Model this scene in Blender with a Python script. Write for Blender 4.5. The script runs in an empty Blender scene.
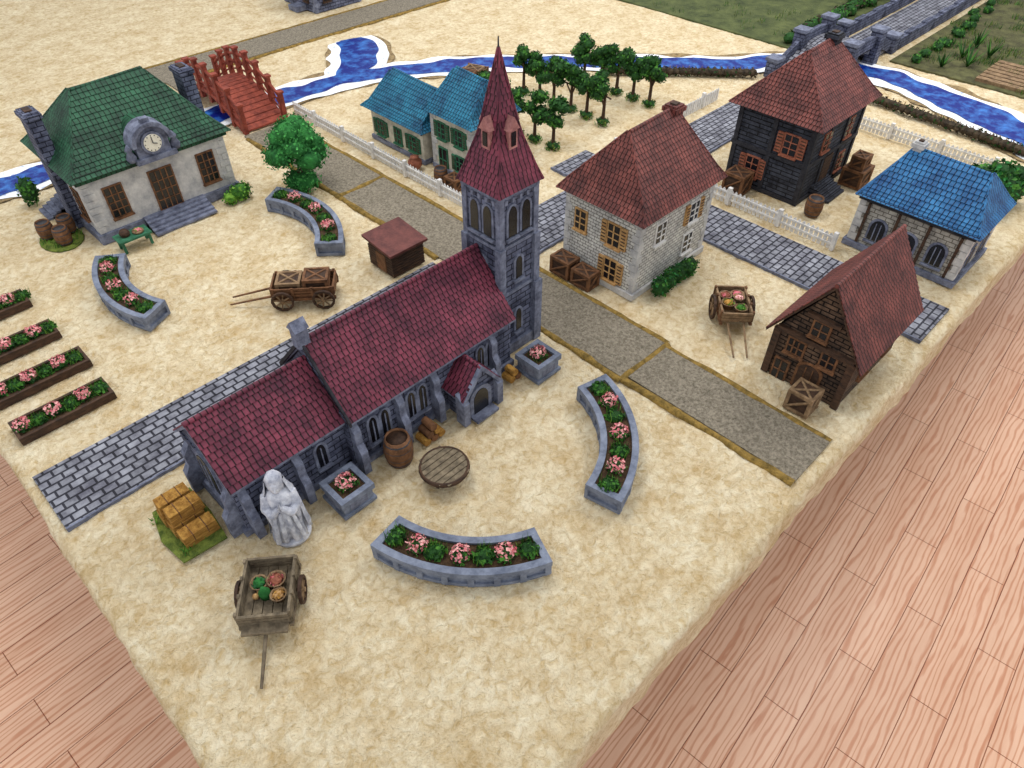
import bpy, math, random, bmesh
from mathutils import Vector, Matrix, noise
random.seed(4)
S=0.085; TZ=0.75
R=random.uniform
def lin(c):
    return tuple([((x/255)/12.92 if x/255<=.04045 else ((x/255+.055)/1.055)**2.4) for x in c]+[1.0])
def mat(name,c1,c2=None,ns=3.0,rough=.8,bump=.3,bs=30.0,brick=None,metal=0,stretch=None,detail=4,spec=.3,ramp=(.35,.65),dist=.003,wave=None,fiber=None):
    m=bpy.data.materials.new(name); m.use_nodes=True; n=m.node_tree.nodes; l=m.node_tree.links
    p=n["Principled BSDF"]; p.inputs["Roughness"].default_value=rough; p.inputs["Metallic"].default_value=metal
    p.inputs["Specular IOR Level"].default_value=spec
    tc=n.new("ShaderNodeTexCoord"); c2=c2 or tuple(x*.72 for x in c1)
    src=tc.outputs["Object"]
    if stretch:
        mp=n.new("ShaderNodeMapping"); mp.inputs["Scale"].default_value=stretch; l.new(src,mp.inputs[0]); src=mp.outputs[0]
    nz=n.new("ShaderNodeTexNoise"); nz.inputs["Scale"].default_value=ns; nz.inputs["Detail"].default_value=detail; nz.inputs["Roughness"].default_value=.7
    l.new(src,nz.inputs["Vector"]); fac=nz.outputs["Fac"]
    cr=n.new("ShaderNodeValToRGB"); cr.color_ramp.elements[0].position=ramp[0]; cr.color_ramp.elements[1].position=ramp[1]
    cr.color_ramp.elements[0].color=lin(c2); cr.color_ramp.elements[1].color=lin(c1); l.new(fac,cr.inputs[0])
    col=cr.outputs[0]
    if wave:
        wv=n.new("ShaderNodeTexWave"); wv.bands_direction='Y'; wv.inputs["Scale"].default_value=wave[0]; wv.inputs["Distortion"].default_value=wave[1]; wv.inputs["Detail"].default_value=3; wv.inputs["Detail Scale"].default_value=1.2
        l.new(src,wv.inputs["Vector"]); wr=n.new("ShaderNodeValToRGB"); wr.color_ramp.elements[0].color=lin(wave[2]); wr.color_ramp.elements[1].color=(1,1,1,1); wr.color_ramp.elements[1].position=.45
        l.new(wv.outputs["Fac"],wr.inputs[0]); mw=n.new("ShaderNodeMix"); mw.data_type='RGBA'; mw.blend_type='MULTIPLY'; mw.inputs[0].default_value=.65
        l.new(col,mw.inputs[6]); l.new(wr.outputs[0],mw.inputs[7]); col=mw.outputs[2]
    nb=n.new("ShaderNodeTexNoise"); nb.inputs["Scale"].default_value=bs; nb.inputs["Detail"].default_value=4; l.new(src,nb.inputs["Vector"])
    b=n.new("ShaderNodeBump"); b.inputs["Strength"].default_value=bump; b.inputs["Distance"].default_value=dist; l.new(nb.outputs["Fac"],b.inputs["Height"])
    if fiber:
        fz=n.new("ShaderNodeTexNoise"); fz.inputs["Scale"].default_value=fiber[0]; fz.inputs["Detail"].default_value=8; fz.inputs["Distortion"].default_value=fiber[1]; fz.inputs["Roughness"].default_value=.7
        l.new(src,fz.inputs["Vector"]); fr=n.new("ShaderNodeValToRGB"); fr.color_ramp.elements[0].position=.34; fr.color_ramp.elements[1].position=.58
        fr.color_ramp.elements[0].color=lin(fiber[2]); fr.color_ramp.elements[1].color=(1,1,1,1); l.new(fz.outputs["Fac"],fr.inputs[0])
        mw=n.new("ShaderNodeMix"); mw.data_type='RGBA'; mw.blend_type='MULTIPLY'; mw.inputs[0].default_value=1
        l.new(col,mw.inputs[6]); l.new(fr.outputs[0],mw.inputs[7]); col=mw.outputs[2]
        b3=n.new("ShaderNodeBump"); b3.inputs["Strength"].default_value=.7; b3.inputs["Distance"].default_value=fiber[3]; l.new(fz.outputs["Fac"],b3.inputs["Height"]); l.new(b.outputs[0],b3.inputs["Normal"]); b=b3
    if brick:
        uv=n.new("ShaderNodeUVMap"); br=n.new("ShaderNodeTexBrick"); l.new(uv.outputs[0],br.inputs["Vector"])
        br.inputs["Scale"].default_value=1; br.inputs["Brick Width"].default_value=brick[0]; br.inputs["Row Height"].default_value=brick[1]
        br.inputs["Mortar Size"].default_value=brick[2]; br.inputs["Mortar Smooth"].default_value=.3
        br.inputs["Color1"].default_value=(1,1,1,1); br.inputs["Color2"].default_value=(brick[4],brick[4],brick[4],1); br.inputs["Mortar"].default_value=lin(brick[3])
        mx=n.new("ShaderNodeMix"); mx.data_type='RGBA'; mx.blend_type='MULTIPLY'; mx.inputs[0].default_value=1
        l.new(col,mx.inputs[6]); l.new(br.outputs["Color"],mx.inputs[7]); col=mx.outputs[2]
        b2=n.new("ShaderNodeBump"); b2.inputs["Strength"].default_value=.8; b2.inputs["Distance"].default_value=.004; b2.invert=True
        l.new(br.outputs["Fac"],b2.inputs["Height"]); l.new(b.outputs[0],b2.inputs["Normal"]); b=b2
    l.new(col,p.inputs["Base Color"]); l.new(b.outputs[0],p.inputs["Normal"])
    return m
class B:
    def __init__(s,name): s.n=name; s.v=[]; s.f=[]; s.m=[]; s.sm=[]; s.uo=[]; s.mats=[]; s.M=Matrix.Identity(4)
    def add(s,vs,fs,m,smooth=False,uo=0):
        if m not in s.mats: s.mats.append(m)
        k=s.mats.index(m); o=len(s.v)
        s.v+= [tuple(s.M@Vector(v)) for v in vs]
        for f in fs: s.f.append([o+i for i in f]); s.m.append(k); s.sm.append(smooth); s.uo.append(uo)
    def box(s,x0,x1,y0,y1,z0,z1,m,tp=0):
        s.add([(x0,y0,z0),(x1,y0,z0),(x1,y1,z0),(x0,y1,z0),(x0+tp,y0+tp,z1),(x1-tp,y0+tp,z1),(x1-tp,y1-tp,z1),(x0+tp,y1-tp,z1)],
              [(0,3,2,1),(4,5,6,7),(0,1,5,4),(1,2,6,5),(2,3,7,6),(3,0,4,7)],m)
    def prism(s,pts,ax,a0,a1,m,smooth=False):
        n=len(pts); g={'x':lambda p,a:(a,p[0],p[1]),'y':lambda p,a:(p[0],a,p[1]),'z':lambda p,a:(p[0],p[1],a)}[ax]
        s.add([g(p,a0) for p in pts]+[g(p,a1) for p in pts],[tuple(range(n-1,-1,-1)),tuple(range(n,2*n))],m)
        s.add([g(p,a0) for p in pts]+[g(p,a1) for p in pts],[(i,(i+1)%n,n+(i+1)%n,n+i) for i in range(n)],m,smooth)
    def cyl(s,p0,p1,r0,r1,m,n=10,smooth=True):
        p0=Vector(p0);p1=Vector(p1)
        if (p1-p0).length<1e-5: return
        d=(p1-p0).normalized(); u=d.orthogonal().normalized(); w=d.cross(u)
        c=[math.cos(2*math.pi*i/n) for i in range(n)]; q=[math.sin(2*math.pi*i/n) for i in range(n)]
        vs=[p0+(u*c[i]+w*q[i])*r0 for i in range(n)]+[p1+(u*c[i]+w*q[i])*r1 for i in range(n)]
        s.add(vs,[(i,(i+1)%n,n+(i+1)%n,n+i) for i in range(n)],m,smooth)
        s.add(vs,[tuple(range(n-1,-1,-1)),tuple(range(n,2*n))],m)
    def lathe(s,prof,m,c=(0,0,0),n=16,sx=1,sy=1,fold=None,smooth=True):
        vs=[]
        for (r,z) in prof:
            for i in range(n):
                t=2*math.pi*i/n; rr=r*(1+(fold(t,z) if fold else 0)); vs.append((c[0]+rr*math.cos(t)*sx,c[1]+rr*math.sin(t)*sy,c[2]+z))
        k=len(prof)
        s.add(vs,[(j*n+i,j*n+(i+1)%n,(j+1)*n+(i+1)%n,(j+1)*n+i) for j in range(k-1) for i in range(n)]+[tuple(range(n-1,-1,-1)),tuple(range((k-1)*n,k*n))],m,smooth)
    def slope(s,p0,p1,p2,p3,n,m,t=.025):
        p0,p1,p2,p3=map(Vector,(p0,p1,p2,p3))
        N=(p1-p0).cross(p3-p0)
        if N.length<1e-6: return
        N.normalize()
        if N.z<0: N=-N
        for i in range(n):
            f0=i/n; f1=min(1,(i+1.15)/n)
            a=p0.lerp(p3,f0); b=p1.lerp(p2,f0); c=p1.lerp(p2,f1); d=p0.lerp(p3,f1)
            s.add([a+N*t,b+N*t,c+N*t*.2,d+N*t*.2,a-N*t*.5,b-N*t*.5],[(0,1,2,3),(4,5,1,0),(4,0,3),(5,2,1)],m,False,R(0,9))
    def gable(s,x0,x1,y0,y1,ze,zr,m,n=12,under=None,t=.025):
        yc=(y0+y1)/2
        s.prism([(y0,ze-.05),(y0,ze),(yc,zr),(y1,ze),(y1,ze-.05),(yc,zr-.09)],'x',x0,x1,under or m)
        s.slope((x0,y0,ze),(x1,y0,ze),(x1,yc,zr),(x0,yc,zr),n,m,t); s.slope((x1,y1,ze),(x0,y1,ze),(x0,yc,zr),(x1,yc,zr),n,m,t)
        s.cyl((x0-.01,yc,zr),(x1+.01,yc,zr),.045,.045,m,8)
    def rings(s,Rg,m,ns,t=.025,hip=None):
        for k in range(len(Rg)-1):
            def cor(r): return [(r[0],r[2],r[4]),(r[1],r[2],r[4]),(r[1],r[3],r[4]),(r[0],r[3],r[4])]
            a=cor(Rg[k]); b=cor(Rg[k+1])
            s.add(a+b,[(0,3,2,1),(4,5,6,7)]+[(i,(i+1)%4,4+(i+1)%4,4+i) for i in range(4)],m)
            for i in range(4):
                j=(i+1)%4; s.slope(a[i],a[j],b[j],b[i],ns[k],m,t)
                s.cyl(a[i],b[i],.03,.03,hip or m,6)
        r=Rg[-1]; s.cyl((r[0],r[2],r[4]),(r[1],r[3],r[4]),.045,.045,hip or m,8)
    def leaves(s,c,r,n,sz,ms,fill=True):
        c=Vector(c)
        for i in range(n):
            d=Vector((R(-1,1),R(-1,1),R(-1,1)))
            if d.length<.1: continue
            d.normalize(); k=R(.75,1.08)
            p=c+Vector((d.x*r[0],d.y*r[1],d.z*r[2]))*k
            if p.z<.01: p.z=.01+R(0,.04)
            u=Vector((R(-1,1),R(-1,1),R(-1,1))).normalized(); w=(u.cross(d)+u*.3).normalized(); z=sz*R(.6,1.3)
            s.add([p-u*z*.5,p+w*z*.5+d*z*.2,p+u*z*.5,p-w*z*.5+d*z*.1],[(0,1,2,3)],random.choice(ms))
        if fill: 
            bm=bmesh.new(); bmesh.ops.create_icosphere(bm,subdivisions=2,radius=1)
            s.add([c+Vector((v.co.x*r[0],v.co.y*r[1],v.co.z*r[2]))*(.82+.15*noise.noise(v.co*3+c)) for v in bm.verts],[tuple(v.index for v in f.verts) for f in bm.faces],ms[0]); bm.free()
    def tuft(s,c,r,n,h,ms):
        for i in range(n):
            t=R(0,6.28); q=r*math.sqrt(R(0,1)); x=c[0]+q*math.cos(t); y=c[1]+q*math.sin(t); dx=R(-.06,.06); dy=R(-.06,.06); e=R(0,6.28); ww=.012
            s.add([(x-ww*math.cos(e),y-ww*math.sin(e),c[2]),(x+ww*math.cos(e),y+ww*math.sin(e),c[2]),(x+dx,y+dy,c[2]+h*R(.6,1.1))],[(0,1,2)],random.choice(ms))
    def done(s,loc=(0,0,0),rz=0,scale=1,center=False):
        off=Vector((0,0,0))
        if center:
            xs=[v[0] for v in s.v]; ys=[v[1] for v in s.v]; off=Vector(((min(xs)+max(xs))/2,(min(ys)+max(ys))/2,0))
            s.v=[(v[0]-off.x,v[1]-off.y,v[2]) for v in s.v]
        me=bpy.data.meshes.new(s.n); me.from_pydata(s.v,[],s.f)
        for m in s.mats: me.materials.append(m)
        for i,p in enumerate(me.polygons): p.material_index=s.m[i]; p.use_smooth=s.sm[i]
        bm=bmesh.new(); bm.from_mesh(me); bmesh.ops.recalc_face_normals(bm,faces=bm.faces); bm.to_mesh(me); bm.free()
        uv=me.uv_layers.new(name="UVMap").data
        for i,p in enumerate(me.polygons):
            n=p.normal
            u=Vector((1,0,0)) if abs(n.z)>.98 else Vector((-n.y,n.x,0)).normalized()
            w=Vector((0,1,0)) if abs(n.z)>.98 else n.cross(u)
            for li in p.loop_indices:
                co=me.vertices[me.loops[li].vertex_index].co; uv[li].uv=(co.dot(u)+s.uo[i],co.dot(w))
        o=bpy.data.objects.new(s.n,me); bpy.context.collection.objects.link(o)
        loc=Vector(loc)+off
        o.location=(loc[0]*S,loc[1]*S,loc[2]*S+TZ); o.rotation_euler=(0,0,rz); o.scale=(S*scale,)*3
        return o
def T(x,y,z,rz=0): return Matrix.Translation((x,y,z))@Matrix.Rotation(math.radians(rz),4,'Z')
# ---------------- materials
sand=mat("sand_fur",(252,238,206),(222,196,150),1.3,.95,.8,34,detail=12,spec=.05,ramp=(.3,.6),dist=.004,fiber=(7,.7,(222,208,182),.014))
lam=mat("laminate",(254,208,176),(238,186,152),.8,.38,.06,30,brick=(5,.95,.012,(176,134,112),.94),stretch=(.22,1.6,1),detail=8,wave=(1.3,10,(212,164,136)))
stone=mat("church_stone",(118,124,148),(56,60,80),2.5,.8,.5,25,brick=(.26,.12,.012,(110,110,122),.8))
stonetrim=mat("stone_trim",(130,136,156),(80,84,102),5,.8,.4,30)
maroon=mat("maroon_tiles",(134,60,78),(82,34,52),2,.6,.4,20,brick=(.1,50,.012,(90,80,90),.75))
redtile=mat("red_brown_tiles",(136,74,66),(84,42,40),2,.6,.4,20,brick=(.1,50,.012,(90,70,70),.75))
greentile=mat("green_tiles",(46,98,70),(20,56,40),2,.6,.4,20,brick=(.12,50,.012,(90,110,90),.75))
tealtile=mat("teal_tiles",(40,126,158),(18,76,110),2,.6,.4,20,brick=(.1,50,.012,(70,100,110),.8))
bluetile=mat("blue_tiles",(56,126,180),(24,76,128),2,.6,.4,20,brick=(.11,50,.012,(70,90,110),.78))
whitebrick=mat("white_brick",(232,230,222),(182,180,176),3,.85,.4,25,brick=(.16,.08,.01,(150,148,144),.9))
plaster=mat("gray_plaster",(206,204,200),(158,158,160),3,.85,.4,20)
cream=mat("cream_plaster",(222,216,198),(170,164,148),3,.85,.4,20)
graystone=mat("gray_stone_wall",(192,188,178),(132,128,122),3,.85,.4,20,brick=(.2,.1,.01,(150,146,140),.88))
darktim=mat("dark_timber_wall",(72,76,88),(28,30,40),3,.75,.5,20,brick=(.6,.11,.014,(60,60,70),.75))
darkbeam=mat("dark_beam",(54,54,60),(28,28,34),5,.75,.4,20)
barnwall=mat("barn_wall",(116,92,74),(52,40,34),3,.8,.5,20,brick=(.28,.09,.014,(74,62,54),.7))
dkwood=mat("dark_wood",(84,60,44),(44,32,26),5,.7,.4,25,stretch=(1,1,4))
shedroof=mat("shed_roof",(112,62,56),(80,40,38),3,.6,.3,20)
wood=mat("weathered_wood",(156,128,96),(100,78,56),6,.75,.5,20)
graywood=mat("gray_weathered_wood",(136,122,100),(84,74,60),6,.8,.5,20)
wood2=mat("brown_wood",(130,90,60),(80,54,36),6,.75,.5,20)
redwood=mat("red_bridge_wood",(158,76,58),(104,44,34),5,.7,.4,20)
pane=mat("window_pane",(26,28,36),(12,12,16),5,.25,.05,10,spec=.5)
shut=mat("tan_shutter",(206,166,110),(160,120,76),8,.7,.3,20)
redshut=mat("red_shutter",(166,104,80),(120,66,50),8,.7,.3,20)
pinkstone=mat("pink_stone",(186,130,124),(130,84,84),6,.8,.3,20)
greensh=mat("green_shutter",(60,120,90),(36,84,60),8,.7,.3,20)
cob=mat("cobble",(164,166,176),(96,96,108),2,.7,.6,20,brick=(.24,.17,.022,(84,84,94),.72))
dirt=mat("gravel_road",(166,156,138),(98,90,76),18,.95,1,60,detail=8)
bank=mat("ochre_bank",(160,130,66),(98,80,38),8,.95,1,30)
grass=mat("grass_flock",(126,140,60),(66,84,32),7,.95,1,40)
field=mat("dark_grass_field",(98,106,62),(56,66,38),1.5,.95,1,30,detail=10)
earth=mat("scrub_field",(104,104,66),(58,56,38),2,.95,1,30,detail=10)
g1=mat("leaf_dark",(40,88,32),(20,50,20),4,.8); g2=mat("leaf_mid",(78,134,46),(46,96,32),4,.8); g3=mat("leaf_light",(130,176,66),(88,140,44),4,.8)
bushg=mat("bush_green",(52,128,58),(24,80,36),4,.85); bushg2=mat("bush_green_light",(84,170,84),(50,122,56),4,.85)
pink=mat("pink_flower",(236,150,156),(206,100,112),6,.7); pink2=mat("pale_flower",(248,196,190),(226,150,150),6,.7)
soil=mat("soil",(92,70,48),(56,42,30),10,.95,1,40)
planter=mat("planter_gray",(132,140,158),(90,98,116),4,.7,.3,20)
hay=mat("straw",(210,160,80),(150,104,44),6,.9,1,30,stretch=(1,1,5))
white=mat("white_paint",(232,230,226),(200,198,196),6,.6)
marble=mat("statue_stone",(218,220,228),(146,150,166),5,.6,.5,12)
iron=mat("iron",(70,72,78),(40,42,46),6,.5)
water=mat("river_water",(70,140,220),(4,30,120),2.2,.4,.4,6,detail=9,spec=.12,ramp=(.45,.75))
foam=mat("river_foam",(246,248,250),(60,120,210),5,.5,.5,12,detail=6,ramp=(.3,.44))
rbank=mat("river_bank",(170,146,104),(110,92,66),6,.95,1,30)
clock=mat("clock_face",(236,232,216),(220,214,196),6,.5)
hedge1=mat("hedge_dark",(78,66,50),(40,34,28),6,.9)
# ---------------- table, cloth, floor
def steps(lo,mid,hi,d1,d2):
    r=[-1,-.7,-.5,-.35,-.25,-.18,-.12,-.06]; x=0
    while lo+x<mid: r.append(x); x+=d1
    while lo+x<hi: r.append(x); x+=d2
    return r
b=B("tablecloth")
A=steps(-.5,18,44,.07,.4); C=steps(1.85,16,48,.07,.4)
def dr(d):
    if d>=0: return d,0
    d=-d
    if d<.25:
        th=d/.25*math.pi/2; return -.16*math.sin(th),-.16*(1-math.cos(th))
    return -.16,-.16-(d-.25)
vs=[]
for i,a in enumerate(A):
    for j,c in enumerate(C):
        ao,az=dr(a); co,cz=dr(c); x=-.5+ao; y=1.85+co
        z=min(az,cz)-.05*abs(noise.noise(Vector((x*.8,y*.8,0))))-.04*abs(noise.noise(Vector((x*2.6,y*2.6,5))))-.035*abs(noise.noise(Vector((x*6,y*6,5))))
        nn=noise.noise(Vector((x*.7,y*.7,z)))*.09+noise.noise(Vector((x*3,y*3,z*3)))*.04
        if az<-.1: x+=nn
        if cz<-.1: y+=nn
        vs.append((x,y,z))
nc=len(C)
b.add(vs,[(i*nc+j,(i+1)*nc+j,(i+1)*nc+j+1,i*nc+j+1) for i in range(len(A)-1) for j in range(nc-1)],sand,True); b.done()
b=B("display_table")
b.box(-.4,43,1.95,47,-.45,-.14,dkwood)
for x in (1,21,41):
    for y in (4,24,44): b.box(x-.3,x+.3,y-.3,y+.3,-8.8,-.45,iron)
b.done()
b=B("floor"); b.add([(-40,-40,-8.82),(70,-40,-8.82),(70,70,-8.82),(-40,70,-8.82)],[(0,1,2,3)],lam); b.done(rz=.07)
# ---------------- roads
def ridge(b,p0,p1,r,m,step=.22):
    p0=Vector(p0);p1=Vector(p1); n=max(2,int((p1-p0).length/step)); d=(p1-p0).normalized(); w=Vector((-d.y,d.x,0)); vs=[]
    for i in range(n+1):
        p=p0.lerp(p1,i/n); rr=r*(1+.35*noise.noise(p*2.3)); off=w*.04*noise.noise(p*1.3)
        for k in range(7):
            t=math.pi*k/6; vs.append(p+off+w*rr*math.cos(t)+Vector((0,0,rr*.75*math.sin(t)-.02)))
    b.add(vs,[(i*7+k,i*7+k+1,(i+1)*7+k+1,(i+1)*7+k) for i in range(n) for k in range(6)],m,True)
for (x0,x1,y0,y1) in [(-.45,8.75,9.95,11.45),(10.65,14.15,9.95,11.45),(14.2,15.7,1.95,8.2),(14.2,15.7,8.25,12.6),(15.75,24.2,9.95,11.45),(30.1,43,9.95,11.45)]:
    b=B("cobblestone_road"); b.box(x0,x1,y0,y1,-.05,.035,cob)
    b.box(x0,x1,y0-.04,y0,-.05,.05,stonetrim) if x1-x0>y1-y0 else b.box(x0-.04,x0,y0,y1,-.05,.05,stonetrim)
    b.done(center=True)
b=B("gravel_road"); b.box(8.95,10.2,1.95,5.65,-.05,.03,dirt); b.box(8.85,10.3,5.75,9.88,-.05,.03,dirt)
for p in [((8.9,1.95,0),(8.85,5.7,0)),((8.8,5.7,0),(8.85,9.9,0)),((10.25,1.95,0),(10.25,5.7,0)),((10.35,5.7,0),(10.4,9.9,0)),((8.8,5.7,0),(10.35,5.7,0))]: ridge(b,p[0],p[1],.085,bank)
b.done(center=True)
b=B("gravel_road"); b.box(9.0,10.45,9.95,20.6,-.05,.03,dirt)
for p in [((8.95,11.5,0),(9.0,20.4,0)),((10.55,11.5,0),(10.5,20.4,0)),((9,15.6,.02),(10.5,15.6,.02))]: ridge(b,p[0],p[1],.085,bank)
b.done(center=True)
b=B("gravel_road"); b.box(9,26.9,26.2,27.8,-.05,.03,dirt); b.box(9.2,10.5,25.1,26.2,-.05,.03,dirt)
for p in [((10.6,26.1,0),(26.9,26.1,0)),((9,27.9,0),(26.9,27.9,0))]: ridge(b,p[0],p[1],.085,bank)
b.done(center=True)
# ---------------- river
def catmull(P,k=8):
    P=[Vector(p) for p in P]; out=[]
    for i in range(len(P)-1):
        a=P[max(0,i-1)];q=P[i];c=P[i+1];d=P[min(len(P)-1,i+2)]
        for j in range(k):
            t=j/k; out.append(.5*((2*q)+(c-a)*t+(2*a-5*q+4*c-d)*t*t+(3*q-a-3*c+d)*t**3))
    return out+[P[-1]]
def ribbon(b,P,W,z,m,wob=.1,seed=0):
    n=len(P); vs=[]
    for i,p in enumerate(P):
        d=(P[min(n-1,i+1)]-P[max(0,i-1)]).normalized(); w=Vector((-d.y,d.x,0)); tt=i/(n-1)
        wi=W(tt) if callable(W) else W
        l=wi+wob*noise.noise(p*1.1+Vector((seed,0,0))); r=wi+wob*noise.noise(p*1.1+Vector((0,seed+9,0)))
        vs+= [p-w*r+Vector((0,0,z)),p+Vector((0,0,z)),p+w*l+Vector((0,0,z))]
    b.add(vs,[(i*3+k,i*3+k+1,(i+1)*3+k+1,(i+1)*3+k) for i in range(n-1) for k in range(2)],m)
river=catmull([(-.3,22.8,0),(3,22.6,0),(6.5,22.2,0),(9.6,22.5,0),(12,22.2,0),(14,22.0,0),(16.4,20.8,0),(18.6,19.3,0),(20.6,17.4,0),(22.4,15.6,0),(24.3,13.4,0),(26.6,11.6,0),(27.4,9.6,0),(27.2,7.4,0),(26.6,5.4,0),(25.9,3.4,0),(25.6,2.2,0)],14)
br=catmull([(14,22.1,0),(15.2,23.2,0),(16,24.4,0),(16.2,25.1,0)],12)
b=B("river")
def rw(q):
    return lambda t: q*(.82+(.75*max(0,(t-.76)/.24)))
for k,(wd,z,m,sd) in enumerate([(1.08,.012,rbank,1),(.97,.025,foam,2),(.6,.04,water,5)]):
    ribbon(b,river,rw(wd),z,m,.3,sd)
    ribbon(b,br,(lambda q:(lambda t:q*(.8+.35*math.sin(t*3.1)) if t<.97 else q*.5))(wd),z+.003,m,.25,sd)
b.done()
def hedgeline(name,P,off,n,h,ms):
    b=B(name); N=len(P)
    for i in range(N):
        d=(P[min(N-1,i+1)]-P[max(0,i-1)]).normalized(); w=Vector((-d.y,d.x,0)); c=P[i]+w*off
        b.leaves((c.x,c.y,h*.5),(.2,.2,h*.5),n,.09,ms,True)
        b.cyl((c.x,c.y,0),(c.x,c.y,h*1.15),.02,.015,wood,5)
    b.done(center=True)
hedgeline("river_bank_hedge",[Vector((25.1-.02*i,8.9-.2*i,0)) for i in range(34)],0,26,.3,[hedge1,hedge1,g1])
hedgeline("river_bank_hedge",[Vector((20.6+.15*i,15.9-.165*i,0)) for i in range(24)],0,26,.3,[hedge1,hedge1,g1])
b=B("grass_field"); b.box(27.4,43,12.3,47,-.04,.03,field)
for i in range(40):
    x=R(27.8,36); b.leaves((x,R(12.6,13),.2),(.3,.25,.25),30,.12,[g1,g2,hedge1])
for i in range(200): b.tuft((R(27.6,42),R(13,30),.03),.3,10,.16,[g1,grass,g2])
for i in range(10): b.leaves((34+i*.5,13.1,.45),(.45,.4,.4),120,.16,[g3,bushg2,g2])
b.done(center=True)
b=B("scrub_field"); b.box(28.9,43,2,9.3,-.04,.03,earth)
for i in range(60): b.tuft((R(29,40),R(2.3,9.0),.03),.35,40,.22,[g1,g2,grass])
for i in range(14): x=R(29.4,38); b.leaves((x,R(8.4,9.1),.15),(.25,.22,.18),40,.1,[g1,g2])
for i in range(7): b.box(29.2+i*.34,29.45+i*.34,4.6,6.4,.03,.14,wood)
for j in range(5):
    cx_,cy_=29.6+j*.7,7.2+R(-.6,.6)
    for i in range(18):
        t=R(0,6.28); r=R(.25,.5); b.add([(cx_+.05*math.sin(t),cy_-.05*math.cos(t),.05),(cx_-.05*math.sin(t),cy_+.05*math.cos(t),.05),(cx_+r*math.cos(t),cy_+r*math.sin(t),R(.4,.8))],[(0,1,2)],random.choice([g1,g2]))
b.done(center=True)
# ---------------- windows & house helpers
def W(face,ext,pos,z):
    a0,a1,b0,b1=ext
    return {'-b':T(pos,b0,z,0),'-a':T(a0,pos,z,-90),'+a':T(a1,pos,z,90),'+b':T(pos,b1,z,180)}[face]
def win(b,M,w,h,fr,nx=2,nz=3,arch=None,sh=None,sill=True,pn=None,t=.04):
    o=b.M; b.M=M; hw=w/2; pn=pn or pane
    if arch:
        pts=[(-hw,0),(hw,0)]+([(hw*math.cos(q),h+arch*math.sin(q)) for q in [math.pi*k/8 for k in range(9)]])
        po=[((x*(1+t/hw*1.3)),(z if z==0 else z+t)) for x,z in pts]
        b.prism(po,'y',-.03,0.02,fr); b.prism(pts,'y',-.04,0.02,pn)
        for i in range(1,nx): x=-hw+w*i/nx; b.box(x-.01,x+.01,-.055,0,0,h+arch*.6,fr)
    else:
        b.box(-hw-t,hw+t,-.035,.02,-t,h+t,fr); b.box(-hw,hw,-.042,.02,0,h,pn)
        for i in range(1,nx): x=-hw+w*i/nx; b.box(x-.014,x+.014,-.058,0,0,h,fr)
        for i in range(1,nz): z=h*i/nz; b.box(-hw,hw,-.056,0,z-.011,z+.011,fr)
    if sill: b.box(-hw-.06,hw+.06,-.08,.02,-t-.04,-t,fr)
    if sh:
        for sg in (-1,1):
            x=sg*(hw+t+w*.27); b.box(x-w*.24,x+w*.24,-.05,.02,-.02,h+.02,sh)
            for k in range(6): zz=h*(k+.5)/6; b.box(x-w*.19,x+w*.19,-.06,0,zz-.012,zz+.012,dkwood)
    b.M=o
def quoins(b,ext,ze,m,z0=0,s=.16):
    a0,a1,b0,b1=ext; n=int((ze-z0)/.17)
    for (x,y,dx,dy) in [(a0,b0,1,1),(a1,b0,-1,1),(a0,b1,1,-1),(a1,b1,-1,-1)]:
        for i in range(n):
            z=z0+i*(ze-z0)/n; l1,l2=(s*1.4,s*.8) if i%2 else (s*.8,s*1.4)
            xa,xb=sorted((x-dx*.02,x+dx*l1)); ya,yb=sorted((y-dy*.02,y+dy*l2)); b.box(xa,xb,ya,yb,z+.008,z+(ze-z0)/n-.008,m)
def chimney(b,x,y,z0,z1,m,w=.2,d=.2):
    b.box(x-w,x+w,y-d,y+d,z0,z1,m); b.box(x-w-.04,x+w+.04,y-d-.04,y+d+.04,z1-.14,z1-.04,m); b.box(x-w*.5,x+w*.5,y-d*.5,y+d*.5,z1,z1+.03,dkwood)
def crate(b,x0,x1,y0,y1,z0,z1,m=None,m2=None):
    m=m or wood2; m2=m2 or dkwood; b.box(x0+.03,x1-.03,y0+.03,y1-.03,z0,z1-.02,m2); t=.07
    for x in (x0,x1-t):
        for y in (y0,y1-t): b.box(x,x+t,y,y+t,z0,z1,m)
    for z in (z0+.001,z1-t-.002):
        b.box(x0+t,x1-t,y0,y0+t*.8,z,z+t,m); b.box(x0+t,x1-t,y1-t*.8,y1,z,z+t,m); b.box(x0,x0+t*.8,y0+t,y1-t,z,z+t,m); b.box(x1-t*.8,x1,y0+t,y1-t,z,z+t,m)
    b.cyl((x0+.03,y0+.015,z0+.05),(x1-.03,y0+.015,z1-.05),.03,.03,m,4); b.cyl((x0+.015,y0+.03,z1-.05),(x0+.015,y1-.03,z0+.05),.03,.03,m,4)
    b.cyl((x0+.05,y0+.05,z1-.02),(x1-.05,y1-.05,z1-.02),.03,.03,m,4); b.cyl((x0+.05,y1-.05,z1-.02),(x1-.05,y0+.05,z1-.02),.03,.03,m,4)
def barrel(b,x,y,r,h,z=0):
    b.lathe([(r*.8,0),(r*.95,h*.25),(r,h*.5),(r*.95,h*.75),(r*.8,h),(r*.72,h),(r*.72,h-.05)],wood2,(x,y,z),14)
    for q in (.12,.35,.65,.88): b.lathe([(r*(.83+.18*(1-abs(q-.5)*2)),h*q-.02),(r*(.86+.17*(1-abs(q-.5)*2)),h*q),(r*(.83+.18*(1-abs(q-.5)*2)),h*q+.02)],iron,(x,y,z),14)
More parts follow.
